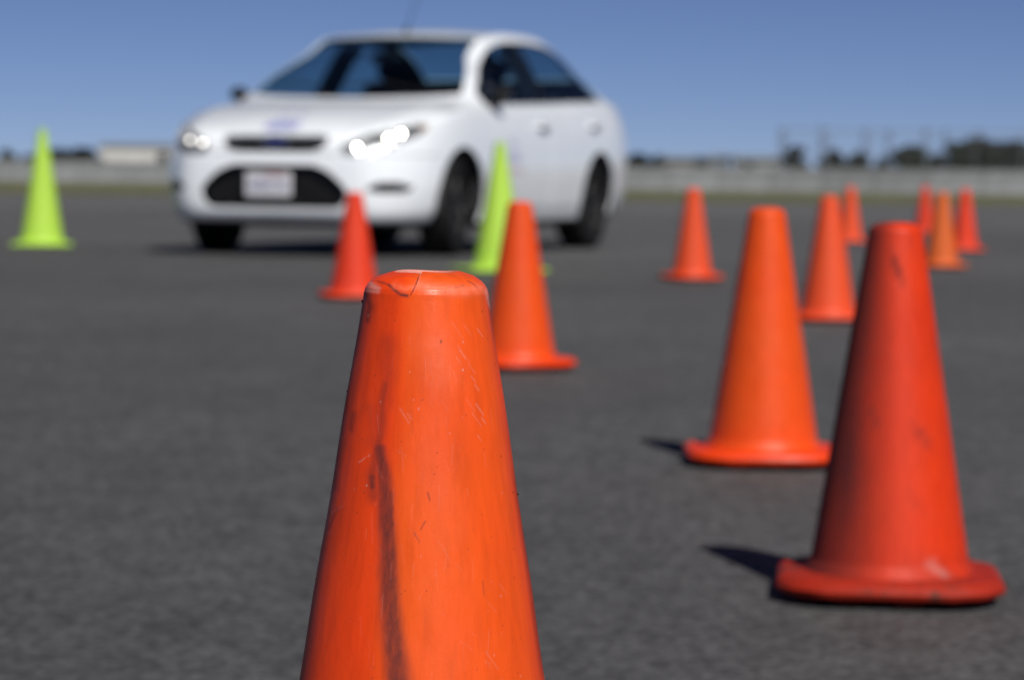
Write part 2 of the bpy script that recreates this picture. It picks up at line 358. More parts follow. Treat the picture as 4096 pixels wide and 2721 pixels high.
def body_profile(H=.457, fine=False):
    """outer profile from the base up to the rim of the hole, then down inside"""
    z0 = .033; rs = .0333; k = .1577; zt = .443
    out = [(.1035, z0-.001), (.1015, z0+.003), (.0995, z0+.008), (rs+(zt-.046)*k, .046)]
    zs = np.arange(.05, .442, .0008 if fine else .012) if not fine else np.concatenate([np.arange(.05, .225, .01), np.arange(.225, .442, .0009)])
    out += [(rs+(zt-z)*k, float(z)) for z in zs]
    out += [(.0333, .443), (.0330, .4455), (.0322, .4480), (.0308, .4502), (.0288, .4522), (.0265, .4537), (.024, .4548), (.0215, .4556), (.019, .4563), (.0168, .4569), (.0160, .4566), (.0156, .4555)]
    if fine:                                     # densify the shoulder
        n = len(zs)+4; a = out[n:]; dense = []
        for p, q in zip(a[:-1], a[1:]):
            for t in (0, .17, .34, .51, .67, .84): dense.append((p[0]+(q[0]-p[0])*t, p[1]+(q[1]-p[1])*t))
        out = out[:n]+dense+[a[-1]]
    inn = [(.0158, .4525), (.0215, .4518), (.0275, .447), (.0297, .440), (.0297+.38*k, .060), (.0297+.40*k, .01)]
    s = H/.457
    return [(r, z*s) for r, z in out+inn]
def octagon_base(w, ch, mb_m, t, thick=.033, teeth=True, ribs=True):
    def ring(W_, c, z, n=4):
        P = []
        h = W_/2
        for q in range(4):
            a = q*PI/2; cs, sn = math.cos(a), math.sin(a)
            for x, y in ((h, h-c), (h-c*.35, h-c*.38), (h-c, h)): P.append((x*cs-y*sn, x*sn+y*cs, z))
        return P
    rings = [ring(.12, .04, .014), ring(w-.014, ch, .0125), ring(w-.002, ch, .0145), ring(w+.002, ch, .020), ring(w-.003, ch, thick-.006), ring(w-.018, ch, thick), ring(w-.040, ch, thick-.0015), ring(w-.050, ch, thick-.0015), ring(.20, .055, thick), ring(.15, .04, thick)]
    V = [p for r in rings for p in r]; n = 12
    F = [(i*n+k, i*n+(k+1) % n, (i+1)*n+(k+1) % n, (i+1)*n+k) for i in range(len(rings)-1) for k in range(n)]
    o = mesh('base_flange', V, F, mb_m, t, True, 30)
    if teeth:
        b = MB(); R0 = ring(w-.020, ch, 0)
        for i in range(12):
            p, q = Vector(R0[i]), Vector(R0[(i+1) % 12]); L = (q-p).length; k = max(1, int(L/.0105))
            for j in range(k):
                c = p.lerp(q, (j+.5)/k); a = math.atan2((q-p).y, (q-p).x); b.box((c.x, c.y, .0122+random.uniform(-.0012, .0004)), (.0050, .006, .0060), a)
        for i in range(8):
            an = i*PI/4+.2; b.box((.088*math.cos(an), .088*math.sin(an), .0072), (.03, .03, .0144), an)
        o2 = b.build('underside_teeth', mb_m, t, False); o2['kind'] = 'stuff'
def wear_light_attr(me, rgb, lit_hue=None):
    ca = me.color_attributes.new('wear_and_light', 'FLOAT_COLOR', 'POINT'); n = len(me.vertices)
    buf = np.zeros((n, 4), np.float32); buf[:, 3] = 1 if lit_hue is None else lit_hue
    if rgb is not None: buf[:, :3] = rgb
    ca.data.foreach_set('color', buf.ravel())
def make_cone(m, H=.457, dirty=False, seed=0):
    t = empty('traffic_cone'); b = MB(); b.lathe(body_profile(H), 96 if dirty else 64); o = b.build('cone_body', m, t)
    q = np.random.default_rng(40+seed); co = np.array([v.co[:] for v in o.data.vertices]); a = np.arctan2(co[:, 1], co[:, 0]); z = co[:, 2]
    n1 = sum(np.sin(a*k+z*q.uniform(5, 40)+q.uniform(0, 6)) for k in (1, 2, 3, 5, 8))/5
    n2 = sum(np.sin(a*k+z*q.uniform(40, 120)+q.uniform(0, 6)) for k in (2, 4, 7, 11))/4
    left_dark = np.clip((-np.cos(a)*1.0+.12)/.80, 0, 1)*(.84+.16*n1)                # tone darkens towards the left flank, slightly uneven
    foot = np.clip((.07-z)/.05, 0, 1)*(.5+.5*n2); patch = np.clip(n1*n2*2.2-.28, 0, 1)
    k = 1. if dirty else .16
    d = np.clip(np.maximum(np.maximum(left_dark*1.0, patch*.85), foot*.75)*k, 0, 1); li = np.clip((n2-.55)*2, 0, 1)*np.clip((.12-z)/.08, 0, 1)*(.8 if dirty else .25)
    wear_light_attr(o.data, np.stack([d, li, d*0], 1))
    octagon_base(.272, .062, M_flange if dirty else m, t); return t
def make_lime(m, H, tip=.022, rb=.128, fl=.36):
    t = empty('traffic_cone'); k = (rb-tip)/(H-.05)
    prof = [(rb+.022, .022), (rb+.016, .03), (rb+.004, .036)] + [(rb-k*(z-.04), z) for z in np.linspace(.045, H-.012, 30)] + [(tip+.002, H-.006), (tip-.003, H-.001), (tip-.008, H), (tip-.012, H-.003), (tip-.011, H-.02), (rb-.012, .01)]
    b = MB(); b.lathe(prof, 64); o = b.build('cone_body', m, t); wear_light_attr(o.data, None)
    h = fl/2; b = MB(); b.box((0, 0, .0135), (fl, fl, .019), 0, .006); b.build('base_flange', m, t)
    b = MB()
    for x in (-1, 1):
        for y in (-1, 1): b.box((x*(h-.03), y*(h-.03), .003), (.03, .03, .006))
    o = b.build('underside_feet', m, t, False); o['kind'] = 'stuff'
    return t
GO = 'orange traffic cones set out on the asphalt'
protos = {}
for x, y, mi, hs, rz, lab in (
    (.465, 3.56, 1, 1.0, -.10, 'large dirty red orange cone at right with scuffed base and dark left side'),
    (.449, 5.19, 2, 1.0, .03, 'bright clean orange cone left of the dirty cone at right'),
    (1.126, 10.44, 3, .985, .05, 'coral orange cone between the bright cone and the dirty cone'),
    (.888, 14.48, 3, 1.0, .5, 'coral orange cone standing alone right of the car'),
    (2.496, 17.05, 4, .97, .3, 'faded yellowish orange cone between two red ones at far right'),
    (3.258, 21.14, 5, .99, .2, 'small red orange cone furthest to the right'),
    (3.912, 27.85, 5, 1.0, .6, 'small red cone farthest away, left of the faded one'),
    (2.713, 23.59, 3, .99, .1, 'small coral cone half hidden behind a larger coral cone'),
    (.016, 7.68, 2, .965, .45, 'orange cone in front of the right lime cone, behind the nearest cone'),
    (-.643, 11.85, 5, .95, .25, 'red orange cone before the left part of the car bumper')):
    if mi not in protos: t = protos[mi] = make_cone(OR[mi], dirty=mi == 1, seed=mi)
    else: t = copy_tree(protos[mi])
    t.location = (x, y, 0); t.rotation_euler = (0, 0, rz); t.scale = (1, 1, hs) if False else (1, 1, hs); tag(t, lab, 'traffic cone', GO)
GL = 'lime green traffic cones beside the car'
t = make_lime(M_lime, .78, fl=.40, rb=.142, tip=.026); t.location = (-3.14, 19.5, 0); t.rotation_euler = (0, 0, .12); tag(t, 'lime green cone at the far left of the car', 'traffic cone', GL)
t = make_lime(M_lime, .685, fl=.42, rb=.134, tip=.025); t.location = (-.075, 15.45, 0); t.rotation_euler = (0, 0, .35); tag(t, 'lime green cone partly hidden behind an orange cone, before the car door', 'traffic cone', GL)

# the nearest cone: dense mesh, painted wear and lit-side hue, a cracked rim
def near_cone():
    t = empty('traffic_cone', (-.0457, 1.55, 0), 0, 'nearest orange cone, cracked worn rim and long dark scuff down its side', 'traffic cone', GO)
    prof = body_profile(.457, True); P = np.array(prof)
    th = np.concatenate([np.linspace(-PI/2-1.45, -PI/2+1.45, 430), np.linspace(-PI/2+1.45, 3*PI/2-1.45, 90)[1:-1]])
    n, m_ = len(th), len(P)
    r = np.repeat(P[:, 0], n); z = np.repeat(P[:, 1], n); a = np.tile(th, m_)
    ridx = np.repeat(np.arange(m_), n)
    outer = ridx < (m_-6)
    # slow out-of-round wobble, tiny dents
    r = r*(1+.003*np.sin(2*a+.5)+.0015*np.sin(5*a+z*9)+.001*np.sin(11*a+z*40)) + .0002*np.sin(z*70+a*2)
    x = r*np.cos(a); y = r*np.sin(a)
    K = 4350.
    U = x*K; V = (.457-z)*K; front = (y < 0) & outer
    # picture-independent cone coordinates: U across the face seen from the front, V down from the rim (1/4350 m)
    def cv(xd, yd):
        X = xd*.6324+662.6; Y = yd*.6324+576; return X-(980-(Y-622)*.0106), Y-622
    def nz(sc, seed, ax=1., ay=1.):
        q = np.random.default_rng(seed); o = np.zeros_like(U)
        for k in range(10):
            f = sc*(1.6**(k % 5)); w = q.normal(size=2); w /= np.linalg.norm(w)
            o += np.sin((U*w[0]*ax+V*w[1]*ay)*f+q.uniform(0, 6.3))/(1.35**(k % 5))
        return o/5.
    dirt = np.zeros_like(U); lite = np.zeros_like(U); pale = np.zeros_like(U)
    def stroke(pts, w0, w1, amt, arr, soft=1., wig=0.):
        pts = [cv(*p) for p in pts]; best = np.zeros_like(U); wv = nz(.03, int(pts[0][0])+977, 1, 1)*wig
        nn = len(pts)-1
        for i in range(nn):
            (ax, ay), (bx, by) = pts[i], pts[i+1]; L2 = (bx-ax)**2+(by-ay)**2+1e-9
            tt = np.clip(((U-ax)*(bx-ax)+(V-ay)*(by-ay))/L2, 0, 1); d = np.hypot(U+wv-ax-tt*(bx-ax), V-ay-tt*(by-ay))
            w = (w0+(w1-w0)*(i+tt)/nn); best = np.maximum(best, np.exp(-(d/w)**(2*soft)))
        np.maximum(arr, best*amt*front, out=arr)
    # long scuff
    stroke([(362, 470), (350, 600), (328, 720), (318, 800), (322, 870)], 12, 17, .55, dirt, 1, 5)
    stroke([(316, 800), (321, 835)], 11, 11, .85, dirt, 1, 3)
    stroke([(345, 700), (362, 850), (372, 1000), (380, 1200), (400, 1400), (428, 1560), (465, 1760)], 16, 34, .86, dirt, 1.5, 4)
    stroke([(385, 900), (398, 1100), (412, 1300), (436, 1470), (470, 1640)], 5, 12, .55, dirt, 1.2, 3)
    stroke([(378, 850), (384, 1000), (396, 1180), (402, 1310), (412, 1440)], 10, 15, .85, dirt, 1.2, 5)
    stroke([(376, 320), (368, 440), (345, 580), (325, 680)], 20, 26, .34, dirt, 1, 8)
    stroke([(300, 560), (318, 700), (340, 780)], 14, 18, .30, dirt, 1, 6)
    stroke([(240, 590), (232, 640)], 13.5, 10.5, .55, dirt, 1, 4); stroke([(205, 690), (188, 760), (176, 860)], 12.0, 13.5, .5, dirt, 1, 5)
    stroke([(185, 930), (150, 1010)], 4.5, 4.5, .5, dirt)
    # grime along the left flank, with shade painted into the same dark edge
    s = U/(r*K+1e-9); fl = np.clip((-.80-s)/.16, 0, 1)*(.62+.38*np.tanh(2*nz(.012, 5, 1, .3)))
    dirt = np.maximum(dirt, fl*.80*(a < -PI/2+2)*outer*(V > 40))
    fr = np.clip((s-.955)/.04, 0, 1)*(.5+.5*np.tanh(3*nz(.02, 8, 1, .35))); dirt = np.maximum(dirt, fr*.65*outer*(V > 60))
    # marks around the rim
    stroke([(372, 118), (392, 135), (415, 152), (438, 155)], 3.2, 4.2, .95, dirt, 1, 5); stroke([(330, 108), (372, 118)], 3, 3, .6, dirt, 1, 3)
    stroke([(285, 160), (300, 200), (290, 250)], 12, 8, .7, dirt, 1, 4)
    stroke([(590, 122), (612, 126), (640, 118)], 2, 2, .6, dirt); stroke([(655, 105), (675, 115), (690, 130)], 2, 2, .6, dirt)
    stroke([(300, 122), (330, 135)], 8, 8, .45, lite, 1.4, 3); stroke([(290, 142), (330, 145)], 5, 5, .4, lite, 1.3, 3)
    stroke([(718, 140), (728, 175), (735, 205)], 4, 3, .4, lite, 1.3, 2)
    stroke([(480, 118), (560, 132), (640, 138), (700, 132)], 13, 12, .75, pale, 1, 6); stroke([(395, 120), (430, 132), (462, 120)], 8, 7, .5, pale, 1, 4)  # first stroke is a shoulder highlight painted as a pale band
    stroke([(540, 330), (570, 430)], 40, 40, .22, pale)
    # fine pale scratches
    q = np.random.default_rng(3)
    for (xx, yy, L_, am) in ((625, 345, 42, .9), (615, 372, 26, .5), (690, 275, 32, .8), (680, 470, 28, .85), (668, 440, 30, .7), (685, 540, 50, .9), (705, 590, 30, .9), (672, 572, 60, .5), (690, 650, 26, .6), (660, 400, 40, .45),
                          (600, 250, 70, .35), (640, 255, 60, .3), (620, 330, 80, .3), (650, 520, 60, .35), (415, 555, 62, .85), (440, 570, 30, .6), (725, 1415, 75, .45), (770, 1180, 50, .3), (560, 520, 50, .2)):
        stroke([(xx, yy), (xx+L_*.55, yy+L_*.82)], 1.0, .7, am*.42, lite)
    for (xx, yy, L_, am) in ((265, 755, 34, .5), (300, 730, 12, .5), (160, 950, 60, .25)): stroke([(xx, yy), (xx+L_*.8, yy-L_*.6)], 1.1, .8, am, lite)
    for _ in range(46):
        xx, yy = q.uniform(270, 760), q.uniform(170, 1560); L_ = q.uniform(20, 110); stroke([(xx, yy), (xx+q.normal()*5, yy+L_)], .9, .7, q.uniform(.03, .14), lite)
    for _ in range(26):
        xx, yy = q.uniform(330, 820), q.uniform(170, 1500); L_ = q.uniform(12, 60); an = q.uniform(.5, 1.3); stroke([(xx, yy), (xx+L_*math.cos(an), yy+L_*math.sin(an))], .8, .7, q.uniform(.05, .16), lite)
    for pts, am in (([(515, 848), (524, 875)], .7), ([(507, 950), (492, 978)], .6), ([(470, 990), (490, 1022)], .6), ([(712, 1165), (715, 1215)], .4), ([(455, 560), (462, 640)], .2)): stroke(pts, 2, 1.6, am, dirt, 1, 2)
    stroke([(560, 314), (561, 320)], 2.3, 2.3, 1., dirt)
    for _ in range(120):
        xx, yy = q.uniform(230, 860), q.uniform(150, 1560); w = q.uniform(.7, 1.7); stroke([(xx, yy), (xx+.5, yy+.5)], w, w, q.uniform(.4, .9), dirt if q.random() < .75 else lite)
    # crack: a torn groove running from the rim down the shoulder
    cr = [cv(*p) for p in ((486, 72), (478, 84), (473, 100), (467, 118), (459, 138), (448, 156))]
    ys = np.array([c[1] for c in cr]); xs_ = np.array([c[0] for c in cr]); o_ = np.argsort(ys)
    # above the shoulder use height rank along the profile, since V is nearly flat there
    cx = np.interp(V, ys[o_], xs_[o_]); d = (U-cx)
    wid = np.interp(V, [-3, 8, 24, 40, 52], [2.2, 1.6, 2.0, 1.4, .4]); g_ = np.exp(-(d/wid)**4)*front*(V < 52)
    r2 = -g_*.0022
    flap = np.exp(-np.clip(-d, 0, None)/60)*(d < 0)*front*np.clip(1-V/40, 0, 1)        # the left flap sits a little lower
    z = z - flap*.0011; x = x+r2*np.cos(a); y = y+r2*np.sin(a); z = z-g_*.0006*(V < 12)
    dirt = np.maximum(dirt, g_*1.0)
    ed = np.exp(-((np.abs(d)-wid-1.2)/1.6)**2)*front*(V < 46); lite = np.maximum(lite, ed*.35*(d > 0))
    # worn cut edge of the rim: pale
    rimz = (r < .0166) & (z > .452); lite[rimz] = .6; dirt[rimz & (g_ < .3)] = 0
    z = z + .00025*np.sin(a*3+1)*(r < .026)*outer
    vs = np.stack([x, y, z], 1); fs = [(i*n+k, i*n+(k+1) % n, (i+1)*n+(k+1) % n, (i+1)*n+k) for i in range(m_-1) for k in range(n)]
    o = mesh('cone_body', vs, fs, OR[0], t, True); s_ = U/(r*K+1e-9); q_ = np.clip((s_+.50+.05*nz(.01, 21, 1, .3))/.34, 0, 1); lit_hue = np.where(outer, .25+.75*q_*q_*(3-2*q_)*np.clip((1.02-s_)/.12, .3, 1), 0)  # lit side oranger, shaded left redder: light painted into the hue
    wear_light_attr(o.data, np.clip(np.stack([dirt, lite, pale], 1), 0, 1), lit_hue)
    octagon_base(.272, .062, OR[0], t)
    for (xd, yd, sz) in ((265, 187, .0011), (205, 515, .0008), (842, 885, .0008)):
        u, v = cv(xd, yd); zz = .457-v/K; rr = .0333+(.443-zz)*.1577; sg = -1 if u < 0 else 1
        b = MB(); b.ball((sg*(rr+.0001), -.002, zz), (sz*.6, sz*.6, sz*.9), 7, 5); b.build('tar_speck', M_rub, t)
M_rub = mat('black rubber', (.007, .007, .0075), .8, spec=.25, noise=(30, .3))
near_cone()

#CAR#
# ------------------------------------------------------------------ car (local: x forward from the front axle, y to the car's left, z up)
M_paint = mat('white car paint', (.88, .92, .96), .22, spec=.5, coat=.8)
M_blk = mat('black plastic', (.008, .008, .009), .5, spec=.3, noise=(15, .2)); M_in = mat('dark interior trim', (.022, .022, .025), .8)
M_seat = mat('dark seat fabric', (.028, .028, .032), .9, noise=(40, .3)); M_chrome = mat('chrome', (.62, .62, .64), .32, 1)
M_bowl = mat('lamp bowl', (.42, .42, .44), .6, .3)
M_refl = mat('silver lamp housing', (.50, .51, .53), .25, .7); M_rim = mat('dark wheel metal', (.012, .012, .013), .6, .1)
M_orange = mat('amber plastic', (.55, .22, .03), .3); M_red = mat('red lamp plastic', (.35, .01, .01), .2)
M_lamp = mat('lit headlamp bulb', (1, 1, 1), .3, emit=((1, .95, .82), 55)); M_park = mat('dim lit lamp', (1, 1, 1), .3, emit=((1, .93, .84), 7))
def glass_mat(name, tint, base=.04):
    m = bpy.data.materials.new(name); m.use_nodes = True; nt = m.node_tree; out = nt.nodes['Material Output']
    tr = nt.nodes.new('ShaderNodeBsdfTransparent'); tr.inputs[0].default_value = (*tint, 1)
    gl = nt.nodes.new('ShaderNodeBsdfGlossy'); gl.inputs['Roughness'].default_value = .02
    fr = nt.nodes.new('ShaderNodeFresnel'); ge = nt.nodes.new('ShaderNodeNewGeometry'); mr = nt.nodes.new('ShaderNodeMapRange'); mr.inputs[3].default_value = 1.45; mr.inputs[4].default_value = 1/1.45; nt.links.new(ge.outputs['Backfacing'], mr.inputs[0]); nt.links.new(mr.outputs[0], fr.inputs[0]); mx = nt.nodes.new('ShaderNodeMixShader')
    nt.links.new(fr.outputs[0], mx.inputs[0]); nt.links.new(tr.outputs[0], mx.inputs[1]); nt.links.new(gl.outputs[0], mx.inputs[2]); nt.links.new(mx.outputs[0], out.inputs[0])
    return m
M_glass = glass_mat('tinted car glass', (.45, .59, .66)); M_lens = glass_mat('clear lamp lens', (.93, .95, .96))

# stations: x, zb, wb, wm, zm, wbelt, zbelt, ye, ze, zt
ST = np.array([
 (0.865, .40, .18, .26, .46, .24, .52, .12, .545, .55), (0.858, .33, .32, .44, .46, .42, .57, .25, .625, .635), (0.840, .26, .44, .575, .46, .55, .62, .40, .69, .705),
 (0.795, .215, .53, .665, .46, .635, .66, .50, .735, .755), (0.720, .195, .60, .745, .46, .71, .70, .57, .775, .795), (0.580, .185, .68, .825, .48, .79, .75, .63, .825, .85), (0.395, .18, .73, .880, .52, .845, .81, .67, .875, .90),
 (.13, .175, .76, .910, .55, .873, .88, .70, .93, .95), (-.12, .17, .78, .918, .56, .88, .91, .735, .945, .965), (-.28, .17, .79, .92, .56, .88, .92, .745, .975, 1.015), (-.60, .17, .80, .92, .58, .875, .938, .70, 1.135, 1.215),
 (-.95, .17, .80, .92, .6, .872, .95, .60, 1.305, 1.375), (-1.15, .17, .80, .92, .6, .872, .956, .585, 1.395, 1.44), (-1.35, .17, .80, .92, .6, .872, .963, .585, 1.435, 1.472), (-1.6, .17, .80, .92, .6, .872, .97, .585, 1.455, 1.492), (-1.9, .17, .80, .92, .6, .872, .982, .585, 1.46, 1.50),
 (-2.2, .17, .80, .92, .62, .875, .995, .585, 1.452, 1.495), (-2.5, .18, .80, .92, .64, .875, 1.005, .585, 1.405, 1.46), (-2.75, .19, .79, .92, .66, .872, 1.013, .585, 1.325, 1.39), (-3.0, .20, .78, .915, .68, .862, 1.02, .60, 1.21, 1.28),
 (-3.2, .21, .77, .900, .7, .84, 1.018, .63, 1.11, 1.16), (-3.36, .22, .75, .875, .7, .81, 1.0, .64, 1.055, 1.09), (-3.48, .24, .73, .84, .7, .76, .98, .62, 1.035, 1.065), (-3.55, .28, .70, .79, .7, .71, .94, .57, .995, 1.02),
 (-3.585, .34, .62, .75, .68, .70, .93, .55, .96, .98), (-3.60, .42, .45, .6, .66, .56, .83, .4, .86, .87)])
def catmull(xs, ys, xq):
    """smooth interpolation (monotone cubic) of ys over decreasing xs"""
    xs = -xs; xq = -xq; h = np.diff(xs); d = np.diff(ys)/h; m = np.zeros(len(xs))
    m[1:-1] = np.where(d[:-1]*d[1:] > 0, (h[:-1]+h[1:])*3/((2*h[1:]+h[:-1])/np.where(d[:-1] == 0, 1e-9, d[:-1])+(h[1:]+2*h[:-1])/np.where(d[1:] == 0, 1e-9, d[1:])), 0)
    m[0], m[-1] = d[0], d[-1]; i = np.clip(np.searchsorted(xs, xq, 'right')-1, 0, len(h)-1); t = (xq-xs[i])/h[i]
    return ((1+2*t)*(1-t)**2)*ys[i]+t*(1-t)**2*h[i]*m[i]+t*t*(3-2*t)*ys[i+1]+t*t*(t-1)*h[i]*m[i+1]
def col(k, x): return catmull(ST[:, 0], ST[:, k], np.atleast_1d(np.asarray(x, float)))
def shell():
    xq = []
    for a, b in zip(ST[:-1, 0], ST[1:, 0]):
        n = max(3, int(abs(a-b)/.028)); xq += list(np.linspace(a, b, n, endpoint=False))
    xq = np.array(xq+[ST[-1, 0]]); C = [xq]+[col(k, xq) for k in range(1, 10)]
    rows = []
    for i, x in enumerate(xq):
        _, zb, wb, wm, zm, wt, zt_, ye, ze, zt = [c[i] for c in C]
        P = [(0, zb), (wb*.5, zb), (wb, zb+.005), (wb+(wm-wb)*.72, zb+(zm-zb)*.22), (wm-.006, zb+(zm-zb)*.62), (wm, zm), (wm-(wm-wt)*.25, zm+(zt_-zm)*.5), (wt+.006, zt_-(zt_-zm)*.12), (wt-.015, zt_+.004),
             (wt+(ye-wt)*.5+.012, zt_+(ze-zt_)*.5), (ye+(wt-ye)*.04, ze-(ze-zt_)*.04), (ye*.93, ze+(zt-ze)*.16), (ye*.66, ze+(zt-ze)*.56), (ye*.33, ze+(zt-ze)*.89), (0, zt)]
        P = np.array(P); tq = []; 
        per = [4, 4, 5, 5, 5, 6, 5, 4, 7, 7, 4, 6, 6, 6]
        out = []
        for s in range(len(P)-1):
            p0 = P[s-1] if s else np.array([-P[1][0], P[1][1]]); p3 = P[s+2] if s+2 < len(P) else np.array([-P[-2][0], P[-2][1]])
            p1, p2 = P[s], P[s+1]
            for t in np.linspace(0, 1, per[s], endpoint=False):
                out.append(.5*((2*p1)+(-p0+p2)*t+(2*p0-5*p1+4*p2-p3)*t*t+(-p0+3*p1-3*p2+p3)*t**3))
        out.append(P[-1]); out = np.array(out); out[:, 0] = np.maximum(out[:, 0], 0)
        rows.append(out)
    rows = np.array(rows); nx, ns, _ = rows.shape
    V = []
    for i in range(nx):
        for j in range(ns): V.append((xq[i], rows[i, j, 0], rows[i, j, 1]))
        for j in range(ns-2, 0, -1): V.append((xq[i], -rows[i, j, 0], rows[i, j, 1]))
    n = 2*ns-2
    F = [(i*n+j, i*n+(j+1) % n, (i+1)*n+(j+1) % n, (i+1)*n+j) for i in range(nx-1) for j in range(n)]
    V = np.array(V)
    # caps: concentric rings shrinking to a point, slightly domed
    V = list(map(tuple, V))
    for e, sg in ((0, 1), (nx-1, -1)):
        ring = list(range(e*n, e*n+n)); c = np.mean([V[r] for r in ring], 0); prev = ring
        for q, dome in ((.72, .006), (.42, .010)):
            new = []
            for r in ring: p = np.array(V[r]); w = c+(p-c)*q; w[0] = p[0]+sg*dome; new.append(len(V)); V.append(tuple(w))
            F += [((prev[k], prev[(k+1) % n], new[(k+1) % n], new[k])[::-1] if sg > 0 else (prev[k], prev[(k+1) % n], new[(k+1) % n], new[k])) for k in range(n)]; prev = new
        V.append((c[0]+sg*(abs(V[ring[0]][0]-c[0])+.012), c[1], c[2])); ci = len(V)-1
        F += [((prev[k], prev[(k+1) % n], ci)[::-1] if sg > 0 else (prev[k], prev[(k+1) % n], ci)) for k in range(n)]
    return [list(v) for v in V], [tuple(f)[::-1] for f in F]
class Cutter:
    def __init__(s, V, F): s.V = V; s.F = F
    def cut(s, fn, mask=None):
        """split the faces along fn == 0; returns the faces inside (fn < 0), keeps the rest"""
        A = np.array(s.V); val = fn(A); inside = []; rest = []; cache = {}
        mk = mask(A) if mask is not None else np.ones(len(A), bool)
        for f in s.F:
            if not all(mk[i] for i in f): rest.append(f); continue
            sg = [val[i] < 0 for i in f]
            if not any(sg): rest.append(f); continue
            if all(sg): inside.append(f); continue
            fi, fo = [], []
            for k in range(len(f)):
                a, b = f[k], f[(k+1) % len(f)]; (fi if sg[k] else fo).append(a)
                if sg[k] != sg[(k+1) % len(f)]:
                    key = (min(a, b), max(a, b))
                    if key not in cache:
                        t = val[a]/(val[a]-val[b]); cache[key] = len(s.V); s.V.append([s.V[a][q]+(s.V[b][q]-s.V[a][q])*t for q in range(3)])
                    fi.append(cache[key]); fo.append(cache[key])
            if len(fi) > 2: inside.append(tuple(fi))
            if len(fo) > 2: rest.append(tuple(fo))
        s.F = rest; return inside
def poly_sdf(P, rad=0):
    P = np.array(P, float)
    def fn(a, b):
        d = np.full(a.shape, 1e9); ins = np.zeros(a.shape, bool); n = len(P)
        for i in range(n):
            p, q = P[i], P[(i+1) % n]; e = q-p; t = np.clip(((a-p[0])*e[0]+(b-p[1])*e[1])/(e@e), 0, 1)
            d = np.minimum(d, np.hypot(a-p[0]-t*e[0], b-p[1]-t*e[1]))
            c = ((p[1] > b) != (q[1] > b)) & (a < (q[0]-p[0])*(b-p[1])/(q[1]-p[1]+1e-12)+p[0]); ins ^= c
        return np.where(ins, -d, d)-rad
    return fn
def make_car():
    root = empty('parked_car', (0, 0, 0), 0, 'white compact sedan with headlights on, driving through the cones', 'car'); root.name = 'compact_sedan'
    V, F = shell(); c = Cutter(V, F)
    def part(name, faces, m, parent=root, thick=.0, off=0., inner=None, split=32):
        if not faces: return None
        ids = sorted({i for f in faces for i in f}); mp = {v: k for k, v in enumerate(ids)}
        o = mesh(name, [c.V[i] for i in ids], [tuple(mp[i] for i in f) for f in faces], [m]+([inner] if inner else []), parent)
        if off:
            me = o.data; nn = [v.normal.copy() for v in me.vertices]
            for v, q in zip(me.vertices, nn): v.co += q*off
        if thick:
            sm = o.modifiers.new('thickness', 'SOLIDIFY'); sm.thickness = thick; sm.offset = -1
            if inner: sm.material_offset = 1
        e = o.modifiers.new('split', 'EDGE_SPLIT'); e.split_angle = R(split)
        return o
    side = lambda A: np.abs(A[:, 1]) > .5
    L_ = lambda A: A[:, 1] > .3
    R_ = lambda A: A[:, 1] < -.3
    for xa in (0, -2.64): c.cut(lambda A: np.hypot(A[:, 0]-xa, A[:, 2]-.316)-.368, side)
    under = c.cut(lambda A: A[:, 2]-.215, lambda A: (A[:, 0] < .80) & (A[:, 0] > -3.5)); part('underbody', under, M_blk, thick=.01)
    # windscreen and rear window
    ye = lambda A: col(7, np.clip(A[:, 0], -3.58, .88)); ze = lambda A: col(8, np.clip(A[:, 0], -3.58, .88)); zb_ = lambda A: col(6, np.clip(A[:, 0], -3.58, .88))
    top = lambda A: (A[:, 2] > .9)
    def ws(A): y = A[:, 1]; x = A[:, 0]; return np.maximum(np.abs(y)-(ye(A)-.042+.034*np.clip((x+.85)/.4, 0, 1)), np.maximum(x-(-.22-.15*(y/.7)**2), (-1.10-.12*(y/.6)**2+.02)-x))
    g1 = c.cut(ws, lambda A: top(A) & (A[:, 0] > -1.4))
    seal = []
    def rw(A): y = A[:, 1]; x = A[:, 0]; return np.maximum(np.abs(y)-(ye(A)-.03), np.maximum(x-(-2.52+.10*(y/.6)**2), (-3.12+.10*(y/.6)**2)-x))
    g2 = c.cut(rw, lambda A: top(A) & (A[:, 0] < -2.2))
    w1 = part('windscreen', g1, M_glass); w2 = part('rear_window', g2, M_glass)
    # side glass: between the belt line and the roof rail
    lo = lambda A: zb_(A)+.022
    def sg_(x0, x1):
        return lambda A: np.maximum(np.maximum(lo(A)-A[:, 2], A[:, 2]-(ze(A)-.050)), np.maximum(A[:, 0]-x1, x0-A[:, 0]))
    for s_ in (L_, R_):
        msk = lambda A, s_=s_: s_(A) & (np.abs(A[:, 1]) > .50) & (A[:, 2] > .9)
        gf = c.cut(lambda A: np.maximum(sg_(-1.60, -.50)(A), -(A[:, 0]+.66) if False else sg_(-1.60, -.50)(A)), msk)
        gr = c.cut(sg_(-2.83, -1.68), msk); pil = c.cut(sg_(-1.69, -1.59), msk)
        part('side_window', gf, M_glass); part('side_window', gr, M_glass); part('pillar_trim', pil, M_blk, thick=.02)
        sy = 1 if s_ is L_ else -1; b = MB(); b.tube([(-1.66, sy*.79, .90), (-1.66, sy*.755, 1.02), (-1.66, sy*.60, 1.30), (-1.66, sy*.53, 1.37)], .050, 8); b.build('pillar_lining', M_in, root)
    # front openings
    fr = lambda A: A[:, 0] > .25
    ug = poly_sdf([(-.325, .712), (.325, .712), (.285, .658), (-.285, .658)], .026); lg = poly_sdf([(-.25, .485), (.25, .485), (.33, .455), (.41, .385), (.40, .368), (-.40, .368), (-.41, .385), (-.33, .455)], .074)
